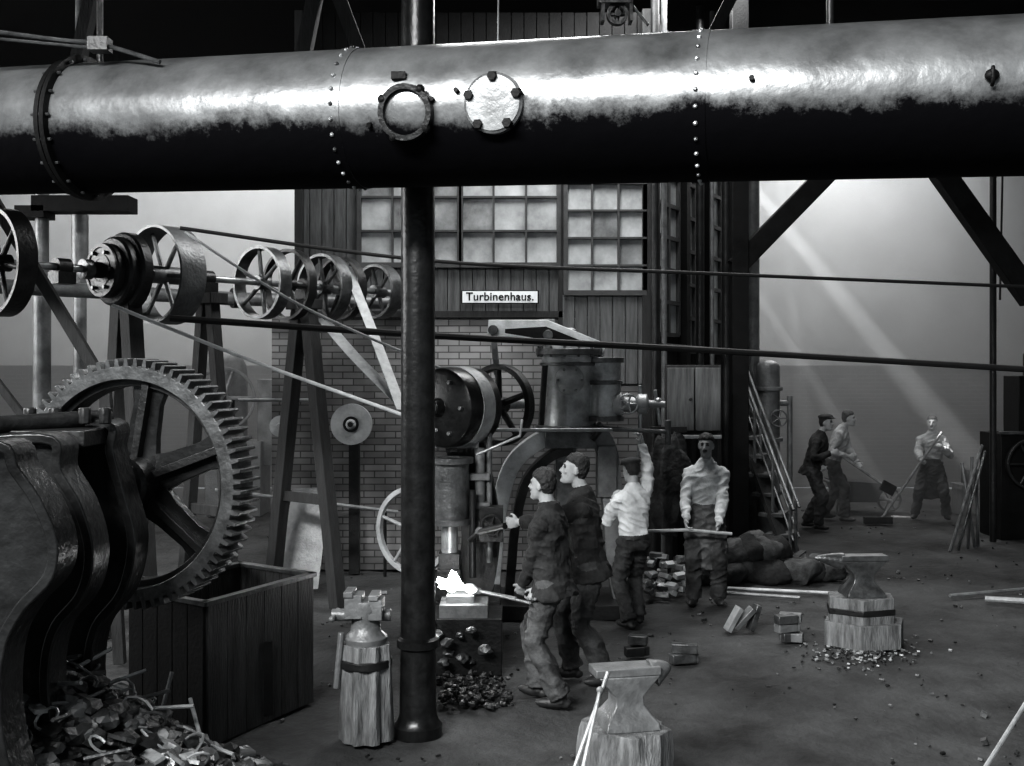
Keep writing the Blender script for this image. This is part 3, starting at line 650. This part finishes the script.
# roof truss and fittings
b=B(); b.m(WOODD)
def beam(p,q,w=.16,t=.14): b.bar([p,q],w,t,(0,-1,0))
Yt=9.6
beam(V((-8,Yt,4.75)),V((9,Yt,4.75)),.22); beam(S(300,75,Yt),S(322,-40,Yt),.12); beam(S(368,75,Yt),S(325,-40,Yt),.12); beam(V((-8,Yt,5.3)),V((-1.55,Yt,6.85))); beam(V((-1.55,Yt,6.85)),V((9,Yt,5.2)));
beam(S(75,75,Yt),S(105,-60,Yt),.1); beam(S(700,60,Yt),S(760,-60,Yt),.1)
b.done('roof_truss')
b=B(); b.m(IRON2); b.tube(catmull([S(-30,28,6.7),S(60,40,6.7),S(100,44,6.7),S(160,62,6.6)],5),.014,8); b.tube([S(-30,36,6.7),S(95,48,6.7)],.010,8); b.m(IRON); b.box(S(100,45,6.7),(.12,.1,.08)); b.tube([S(100,40,6.7),V((S(100,0,6.7).x,6.7,ZC))],.012,8); b.done('tension_rod_fitting')
b=B(); b.m(IRON); q=S(614,8,6.7); b.box(q+V((0,0,.05)),(.2,.12,.07)); b.wheel(q+V((.02,0,-.04)),(0,-1,0),.065,.05,.02,.02,.08,4,.01); b.box(q+V((-.07,0,-.03)),(.02,.1,.12)); b.box(q+V((.10,0,-.03)),(.02,.1,.12)); b.tube([q+V((0,0,.08)),V((q.x,6.7,ZC))],.02,8); b.m(IRON2); b.tube([q+V((.1,0,.03)),q+V((.2,-.05,-.12))],.01,6); b.tube([q+V((-.1,0,.06)),q+V((-.28,0,.14))],.008,6); b.done('ceiling_pulley_block')
b=B(); b.m(PALEIRON); b.tube([S(498,48,6.9),V((S(501,0,6.9).x,6.9,ZC))],.006,6); b.done('hanging_wire')
b=B(); b.m(PALEIRON); b.tube([S(604,684,6.1),G(558,5.85,.02)],.011,8); b.tube([S(600,690,6.05),G(572,5.8,.02)],.011,8); b.ell(S(600,690,6.05),(.02,.015,.02)); b.tube([S(604,684,6.1),S(608,672,6.12)],.012,8); b.done('blacksmith_tongs')
# ------------------------------------------------------------------ people
def ik(a,t,l1,l2,pole):
    d=t-a; L=min(d.length,l1+l2-.004); L=max(L,abs(l1-l2)+.03); dr=d.normalized()
    ca=(l1*l1+L*L-l2*l2)/(2*l1*L); ca=max(-1,min(1,ca)); sa=math.sqrt(1-ca*ca)
    p=pole-dr*pole.dot(dr); p.normalize()
    return a+dr*l1*ca+p*l1*sa, a+dr*L
def hand(b,w,dr,nm,thumbside,curl=1.0):
    dr=dr.normalized(); nm=(nm-dr*nm.dot(dr)).normalized(); sd_=thumbside*(dr.cross(nm)).normalized()
    R3=Matrix((sd_,dr,nm)).transposed()
    b.ell(w+dr*.045,(.042,.055,.018),R3,12,8); b.tube([w-dr*.05,w,w+dr*.03],[.028,.025,.028],10)
    for i,Lf in enumerate((.072,.082,.076,.06)):
        p=w+dr*(.088-.004*abs(i-1.2))+sd_*(.035-.0235*i); pts=[p-dr*.02,p]; a=.2*curl
        for k,fr in enumerate((.45,.32,.23)):
            a+=(.40,.75,.60)[k]*curl; p=p+(dr*math.cos(a)+nm*math.sin(a))*Lf*fr*1.15; pts.append(p)
        b.tube(pts,[.0095,.009,.0085,.008,.006],8)
    p=w+dr*.025+sd_*.034; pts=[p-sd_*.01,p,p+(sd_*.8+dr*.7+nm*.2).normalized()*.035]; pts.append(pts[-1]+(dr*.9+nm*.6*curl+sd_*.1).normalized()*.032); b.tube(pts,[.012,.013,.0105,.008],8)
def person(name,x,y,fwd,H=1.7,handsW=(None,None),feet=((.11,.02),(-.11,-.02)),lean=0.,side=0.,hyaw=0.,hpitch=0.,shirt=CL_DARK,trou=CL_PANTD,rolled=False,jacket=True,apron=None,hat=None,must=False,vox=.007,hipz=.9,hipoff=(0,0),curl=1.1,pal=None,poles=None):
    f=V((fwd[0],fwd[1],0)).normalized(); r=V((f.y,-f.x,0)); s=H/1.73
    M=Matrix(((r.x*s,f.x*s,0,x),(r.y*s,f.y*s,0,y),(0,0,s,0),(0,0,0,1))); Mi=M.inverted()
    parts={}
    def P(m):
        if m not in parts: parts[m]=B()
        return parts[m]
    hip=V((hipoff[0],hipoff[1],hipz))
    up=V((math.sin(side),math.sin(lean),math.cos(lean)*math.cos(side))).normalized(); rt=V((1,0,0)); rt=(rt-up*rt.dot(up)).normalized(); fw=up.cross(rt)
    def T(a,b_,c): return hip+rt*a+fw*b_+up*c
    def ringt(c,rx,ry,oy=0,n=24):
        return [T(rx*math.cos(2*math.pi*j/n),oy+ry*math.sin(2*math.pi*j/n),c) for j in range(n)]
    bt=P(shirt); loose=.016 if jacket else .008
    lv=[(.0,.152,.118,0),(.10,.150,.114,.0),(.20,.155,.118,.005),(.32,.172,.125,.005),(.40,.178,.118,0),(.45,.160,.10,-.008),(.495,.120,.082,-.012),(.535,.082,.068,-.015),(.56,.062,.060,-.015)]
    if jacket: lv=[(-.12,.203,.160,0),(-.06,.190,.150,0)]+lv
    bt.loft([ringt(c,a+loose,b_+loose,o) for c,a,b_,o in lv])
    if jacket is False: P(BOOT).loft([ringt(c,.166,.132) for c in(-.005,.035)])
    P(trou).loft([ringt(c,a,b_) for c,a,b_ in((-.13,.11,.10),(-.08,.160,.125),(0,.162,.126),(.03,.152,.12))])
    for sg,ft in((1,feet[0]),(-1,feet[1])):
        hj=V((hip.x+sg*.086,hip.y,hipz-.03)); fz=ft[2] if len(ft)>2 else 0
        ank=V((ft[0],ft[1],.085+fz)); kn,an=ik(hj,ank,.43,.415,V((sg*.15,1,0)))
        cal=kn.lerp(an,.35)+V((0,-.012,0))
        P(trou).tube([hj+V((0,0,.06)),hj,hj.lerp(kn,.5),kn,cal,kn.lerp(an,.8),an+V((0,0,.0))],[.08,.102,.096,.084,.080,.078,.082],16)
        tx=.25*sg; td=V((math.sin(tx),math.cos(tx),0)); R3=Matrix.Rotation(-tx,3,'Z')
        bo=P(BOOT); bo.tube([an+V((0,0,.10)),an,an-V((0,0,.04))],[.046,.046,.05],12)
        bo.ell(an+td*.055-V((0,0,.045)),(.045,.135,.04),R3,16,8); bo.ell(an-td*.035-V((0,0,.05)),(.036,.045,.035),R3,12,8); bo.ell(an+td*.02-V((0,0,.01)),(.04,.07,.045),R3,12,8)
    for k,sg in((0,1),(1,-1)):
        sh=T(sg*.168,-.005,.425); tg=handsW[k]
        tg=Mi@tg if tg is not None else sh+V((sg*.07,.08,-.52))
        pole=V((sg*.5,-.8,-.5)) if not (poles and poles[k]) else V(poles[k])
        vec=(tg-sh); wt=tg-vec.normalized()*.06
        el,wr=ik(sh,wt,.29,.255,pole)
        st=P(shirt); fr=.45 if rolled else .97
        st.tube([T(sg*.07,-.008,.465),T(sg*.12,-.006,.448),sh,sh.lerp(el,.45),el,el.lerp(wr,.18 if rolled else .5)]+([] if rolled else [el.lerp(wr,fr)]),[.045,.058,.068,.066,.062,.056]+([] if rolled else [.042]),14)
        if rolled: P(SKIN).tube([el,el.lerp(wr,.3),wr],[.04,.041,.026],12)
        dr=(wr-el).normalized(); nm=V((-sg,.1,0)) if not pal else V(pal[k])
        if abs(dr.dot(nm.normalized()))>.9: nm=V((0,0,-1))
        hand(P(SKIN),wr,dr,nm,1 if dr.cross(nm).dot(V((0,1,.6)))>0 else -1,curl)
    hc=T(0,.02,.70); Rh=Matrix((rt,fw,up)).transposed()@Matrix.Rotation(-hyaw,3,'Z')@Matrix.Rotation(-hpitch,3,'X')
    def h(a,b_,c): return hc+Rh@V((a,b_,c))
    def hl(tab): return [[h(rx*math.cos(2*math.pi*j/24),oy+(ryf if math.sin(2*math.pi*j/24)>0 else ryb)*math.sin(2*math.pi*j/24),z) for j in range(24)] for z,rx,ryf,ryb,oy in tab]
    sk=P(SKIN)
    sk.tube([T(0,-.015,.50),T(0,-.010,.56),h(0,-.02,-.05)],[.066,.056,.054],14)
    sk.loft(hl(((-.118,.016,.016,.02,.055),(-.108,.034,.036,.045,.042),(-.085,.048,.060,.06,.025),(-.05,.059,.075,.075,.012),(-.01,.068,.080,.088,.004),(.03,.073,.084,.095,-.004),(.07,.064,.072,.088,-.010),(.10,.042,.048,.060,-.014),(.112,.02,.022,.03,-.016))))
    sk.tube([h(0,.080,.018),h(0,.094,-.008),h(0,.104,-.026),h(0,.090,-.036)],[.008,.009,.012,.009],10); sk.ell(h(.011,.091,-.032),.0075,None,8,6); sk.ell(h(-.011,.091,-.032),.0075,None,8,6)
    sk.ell(h(0,.072,.027),(.046,.014,.009),Rh,14,8); sk.ell(h(0,.082,-.062),(.022,.010,.010),Rh,12,6); sk.ell(h(0,.078,-.098),(.020,.016,.014),Rh,12,6)
    for sg in(1,-1):
        sk.ell(h(sg*.073,-.008,-.008),(.010,.020,.033),Rh,10,8); sk.ell(h(sg*.038,.062,-.028),(.018,.016,.016),Rh,10,8)
        P(EYE).ell(h(sg*.028,.0775,.007),(.0115,.008,.0055),Rh,10,8)
        P(HAIR).ell(h(sg*.029,.083,.025),(.015,.004,.003),Rh,8,6)
    P(LIP).ell(h(0,.090,-.064),(.020,.005,.004),Rh,12,6)
    if must: P(HAIR).ell(h(0,.092,-.051),(.030,.009,.008),Rh,12,6)
    P(HAIR).loft(hl(((-.055,.052,.004,.052,-.036),(-.02,.072,.004,.076,-.030),(.02,.081,.02,.094,-.018),(.052,.082,.058,.100,-.010),(.066,.081,.084,.100,-.008),(.09,.072,.080,.092,-.012),(.115,.050,.056,.066,-.014),(.130,.018,.02,.026,-.016))))
    if hat=='cap':
        c=P(CAPM); c.ell(h(0,-.012,.088),(.100,.115,.045),Rh,24,10); c.ell(h(0,.085,.066),(.068,.055,.010),Rh,20,8)
    P(shirt).loft([ringt(c,a,b_,-.014) for c,a,b_ in((.525,.082,.076),(.560,.070,.068),(.572,.06,.055))])
    if apron:
        ap=P(apron); rings=[]
        for c,w_,o in((.12,.13,.145),(.05,.165,.150),(-.10,.20,.170),(-.30,.215,.185),(-.52,.20,.175)):
            top=[T(w_*t,o+.014-.045*(t*t),c) for t in(-1,-.6,-.2,.2,.6,1)]; bot=[T(w_*t,o-.026-.045*(t*t),c) for t in(1,.6,.2,-.2,-.6,-1)]
            rings.append(top+bot)
        ap.loft(rings); ap.loft([ringt(c,.178,.142) for c in(.03,.06)])
    allm=bmesh.new(); bvh=[]; order=list(parts.keys())
    for k in order:
        bb=parts[k].bm; bmesh.ops.recalc_face_normals(bb,faces=bb.faces[:]); bvh.append(BVHTree.FromBMesh(bb))
        tm=bpy.data.meshes.new('tmp'); bb.to_mesh(tm); allm.from_mesh(tm); bpy.data.meshes.remove(tm); bb.free()
    tm=bpy.data.meshes.new('tmp'); allm.to_mesh(tm); allm.free(); to=bpy.data.objects.new('tmp',tm); scn.collection.objects.link(to)
    rm=to.modifiers.new('r','REMESH'); rm.mode='VOXEL'; rm.voxel_size=vox
    sm=to.modifiers.new('s','SMOOTH'); sm.factor=.5; sm.iterations=2
    bpy.context.view_layer.update()
    me=bpy.data.meshes.new_from_object(to.evaluated_get(bpy.context.evaluated_depsgraph_get())); bpy.data.objects.remove(to)
    cloth=[i for i,k in enumerate(order) if k not in(SKIN,LIP,EYE,HAIR,BOOT,CAPM)]
    me.materials.clear()
    for k in order: me.materials.append(k)
    vm=[0]*len(me.vertices); mis=[0]*len(me.polygons)
    pri=[ -.004 if k in(EYE,LIP) else (-.003 if k is HAIR else 0) for k in order]; hi_=order.index(HAIR)
    for p in me.polygons:
        c=p.center; bi=0; bd=9
        for i,t in enumerate(bvh):
            rr=t.find_nearest(c,.08)
            if rr[0] is not None:
                dd=rr[3]+pri[i]
                if dd<bd: bd=dd; bi=i
        mis[p.index]=bi
        for vi in p.vertices: vm[vi]=bi
    me.polygons.foreach_set('material_index',mis)
    nn=[v.normal.copy() for v in me.vertices]; o=V((x*3,y*2,1)); cl=set(cloth)
    for v in me.vertices:
        if vm[v.index] in cl:
            q=v.co; a=noise.noise(V((q.x*7,q.y*7,q.z*5))+o); c=noise.noise(V((q.x*9+q.z*7,q.y*9-q.z*5,q.z*10))+o)
            v.co=q+nn[v.index]*(.016*a+.020*(.35-abs(c)*1.6))
        elif vm[v.index]==hi_: v.co=v.co+nn[v.index]*.006*noise.noise(v.co*45)
    for p in me.polygons: p.use_smooth=True
    me.transform(M); me.update()
    ob=bpy.data.objects.new(name,me); scn.collection.objects.link(ob); return ob
x,y=G(552,7.86)[:2]
person('blacksmith',x,y,(-.93,.36),1.69,(S(534,602,7.75)+V((0,0,.02)),S(519,597,7.98)),((.10,.14),(-.10,-.10)),.08,0,.1,-.12,shirt=CL_DARK,trou=CL_PANT,vox=.006)
x,y=G(588,8.4)[:2]
person('blacksmith',x,y,(-.97,-.1),1.76,(S(548,590,8.3),S(497,527,8.5)),((.10,.10),(-.11,-.12)),.12,0,.05,-.3,shirt=CL_DARK2,trou=CL_PANTD,vox=.006)
x,y=G(634,10.2)[:2]
person('apprentice_boy',x,y,(-.45,.9),1.56,(S(641,430,10.35),S(612,500,10.35)),((.11,.08),(-.11,-.08)),.06,0,-.2,.1,shirt=CL_SHIRT,trou=CL_PANTD,jacket=False,hat='cap',vox=.007)
x,y=G(706,11.15)[:2]
person('smith_in_leather_apron',x,y,(-.18,-1),1.74,(S(686,526,10.85),S(718,530,10.85)),((.12,.05),(-.12,.0)),.03,0,.15,-.05,shirt=CL_SHIRT,trou=CL_PANTD,jacket=False,apron=CL_APRON,must=True,vox=.007)
x,y=G(812,16.4)[:2]
person('workman_in_cap',x,y,(.75,-.45),1.74,(S(834,456,16.0),S(823,470,16.1)),((.12,.12),(-.12,-.12)),.28,0,.1,-.3,shirt=CL_DARK,trou=CL_PANTD,hat='cap',vox=.009)
x,y=G(832,17.3)[:2]
person('workman_with_shovel',x,y,(.9,-.45),1.78,(S(850,460,16.95),S(860,468,17.0)),((.12,.2),(-.12,-.15)),.34,0,0,-.35,shirt=CL_SHIRT2,trou=CL_PANTD,jacket=False,vox=.009)
x,y=G(932,17.4)[:2]
person('workman_with_broom',x,y,(-.35,-.95),1.68,(S(921,462,17.0),S(943,450,17.05)),((.26,.08),(-.22,.0)),.06,0,.1,-.05,shirt=CL_SHIRT2,trou=CL_PANTD,jacket=False,apron=CL_DARK,must=True,hipz=.87,vox=.009)
b=B(); b.m(STEEL); tip=S(466,588,8.6); g1=S(530,603,7.70); g2=S(516,598,7.94); piv=tip.lerp(g1,.22)
b.tube([tip+V((0,0,.02)),tip.lerp(piv,.5)+V((0,0,.035)),piv,g1],[.012,.012,.014,.010],8); b.tube([tip-V((0,0,.02)),tip.lerp(piv,.5)-V((0,0,.035)),piv,g2],[.012,.012,.014,.010],8); b.cyl(piv-V((0,.03,0)),piv+V((0,.03,0)),.02,n=10); b.done('forging_tongs')
b=B(); b.m(IRON); b.tube([S(478,532,8.7),S(505,526,8.5)],[.022,.026],10); b.m(WOOD); b.ell(S(480,531,8.7),(.04,.03,.03)); b.m(IRON); b.tube([S(478,532,8.7),S(470,540,9.3)],.02,8); b.done('hammer_control_lever')
rod('flat_iron_bar',[S(648,531,10.75),S(688,530,10.80),S(732,534,10.8)],.016,PALEIRON)
b=B(); b.m(WOOD); b.tube([S(840,455,17.0),S(882,484,16.7)],.022,8); b.m(IRON); b.box(S(888,488,16.67),(.22,.05,.16),Matrix.Rotation(.5,3,'Y')); b.done('shovel')
b=B(); b.m(WOOD); b.tube([S(942,432,17.0),G(880,16.8,.05)],.02,8); b.m(IRON); q=G(878,16.8); b.box(q+V((0,0,.06)),(.42,.1,.1)); b.done('push_broom')
b=B(); b.m(IRON); q=G(853,18.2); b.prism([q+V((-.4,-.3,.55)),q+V((.45,-.3,.5)),q+V((.3,-.3,.2)),q+V((-.25,-.3,.2))],V((0,.6,0))); b.m(WOOD); b.tube([q+V((-.7,-.25,.6)),q+V((.6,-.2,.2))],.025,8); b.tube([q+V((-.7,.25,.6)),q+V((.6,.2,.2))],.025,8); b.m(IRON2); b.wheel(q+V((.6,0,.2)),(0,1,0),.2,.04,.03,.04,.1,6,.012); b.tube([q+V((-.3,-.25,.4)),q+V((-.35,-.25,0))],.02,8); b.tube([q+V((-.3,.25,.4)),q+V((-.35,.25,0))],.02,8); b.done('wheelbarrow')
# ------------------------------------------------------------------ smoke in the rear bays
me=bpy.data.meshes.new('smoke_haze'); t=bmesh.new(); bmesh.ops.create_cube(t,size=1); t.to_mesh(me); t.free()
hz=bpy.data.objects.new('smoke_haze',me); hz.location=(0,19.1,3.45); hz.scale=(21.8,5.6,6.8); scn.collection.objects.link(hz)
vm_=bpy.data.materials.new('smoke_volume'); vm_.use_nodes=True; nt=vm_.node_tree; nt.nodes.remove(nt.nodes['Principled BSDF'])
vs_=nt.nodes.new('ShaderNodeVolumeScatter'); vs_.inputs['Density'].default_value=.085; vs_.inputs['Anisotropy'].default_value=.2; vs_.inputs['Color'].default_value=(.95,.98,1,1)
nt.links.new(vs_.outputs[0],nt.nodes['Material Output'].inputs['Volume']); me.materials.append(vm_)
# ------------------------------------------------------------------ lights
def area(name,loc,tgt,sx,sy,p,sp=None):
    l=bpy.data.lights.new(name,'AREA'); l.shape='RECTANGLE'; l.size=sx; l.size_y=sy; l.energy=p
    if sp: l.spread=sp
    o=bpy.data.objects.new(name,l); o.location=loc; o.rotation_euler=(V(tgt)-V(loc)).to_track_quat('-Z','Y').to_euler(); scn.collection.objects.link(o)
def spot(name,loc,tgt,ang,p):
    l=bpy.data.lights.new(name,'SPOT'); l.energy=p; l.spot_size=math.radians(ang); l.spot_blend=.6; l.shadow_soft_size=.04
    o=bpy.data.objects.new(name,l); o.location=loc; o.rotation_euler=(V(tgt)-V(loc)).to_track_quat('-Z','Y').to_euler(); scn.collection.objects.link(o)
area('clerestory_window_light',(-6,-2.5,8.6),(0,8,1.8),9,1.2,4200)
area('skylight_rear_right',(5.5,18.5,6.7),(5.2,18.7,0),6,3.5,430)
area('skylight_rear_left',(-6,18.5,6.7),(-6.2,19,1),7,4,420)
area('hall_fill_light',(1.0,11.6,6.85),(1.2,11.4,0),5,1.2,380)  # added fill lamp to brighten the mid hall; the ceiling has no opening here
area('side_window_left',(-10.5,9.5,4.5),(0,10,1.0),6,3,650)
spot('roof_light_beam',(2.5,17.2,6.8),(7.9,17.0,0),4.5,24000)
spot('roof_light_beam',(1.9,17.8,6.8),(6.6,17.8,-.5),2.2,24000)
spot('roof_light_beam',(4.3,18.2,6.8),(5.0,18.2,0),3,7000)
w=bpy.data.worlds.new('sky'); scn.world=w; w.use_nodes=True; bg=w.node_tree.nodes['Background']; bg.inputs[0].default_value=(.9,.96,1,1); bg.inputs[1].default_value=.32
cam=bpy.data.cameras.new('camera'); cam.lens=36*F/1024; cam.sensor_width=36; cam.shift_y=-16/1024; cam.clip_end=200
co=bpy.data.objects.new('camera',cam); co.location=(0,0,CH); co.rotation_euler=(math.pi/2,0,0); scn.collection.objects.link(co); scn.camera=co
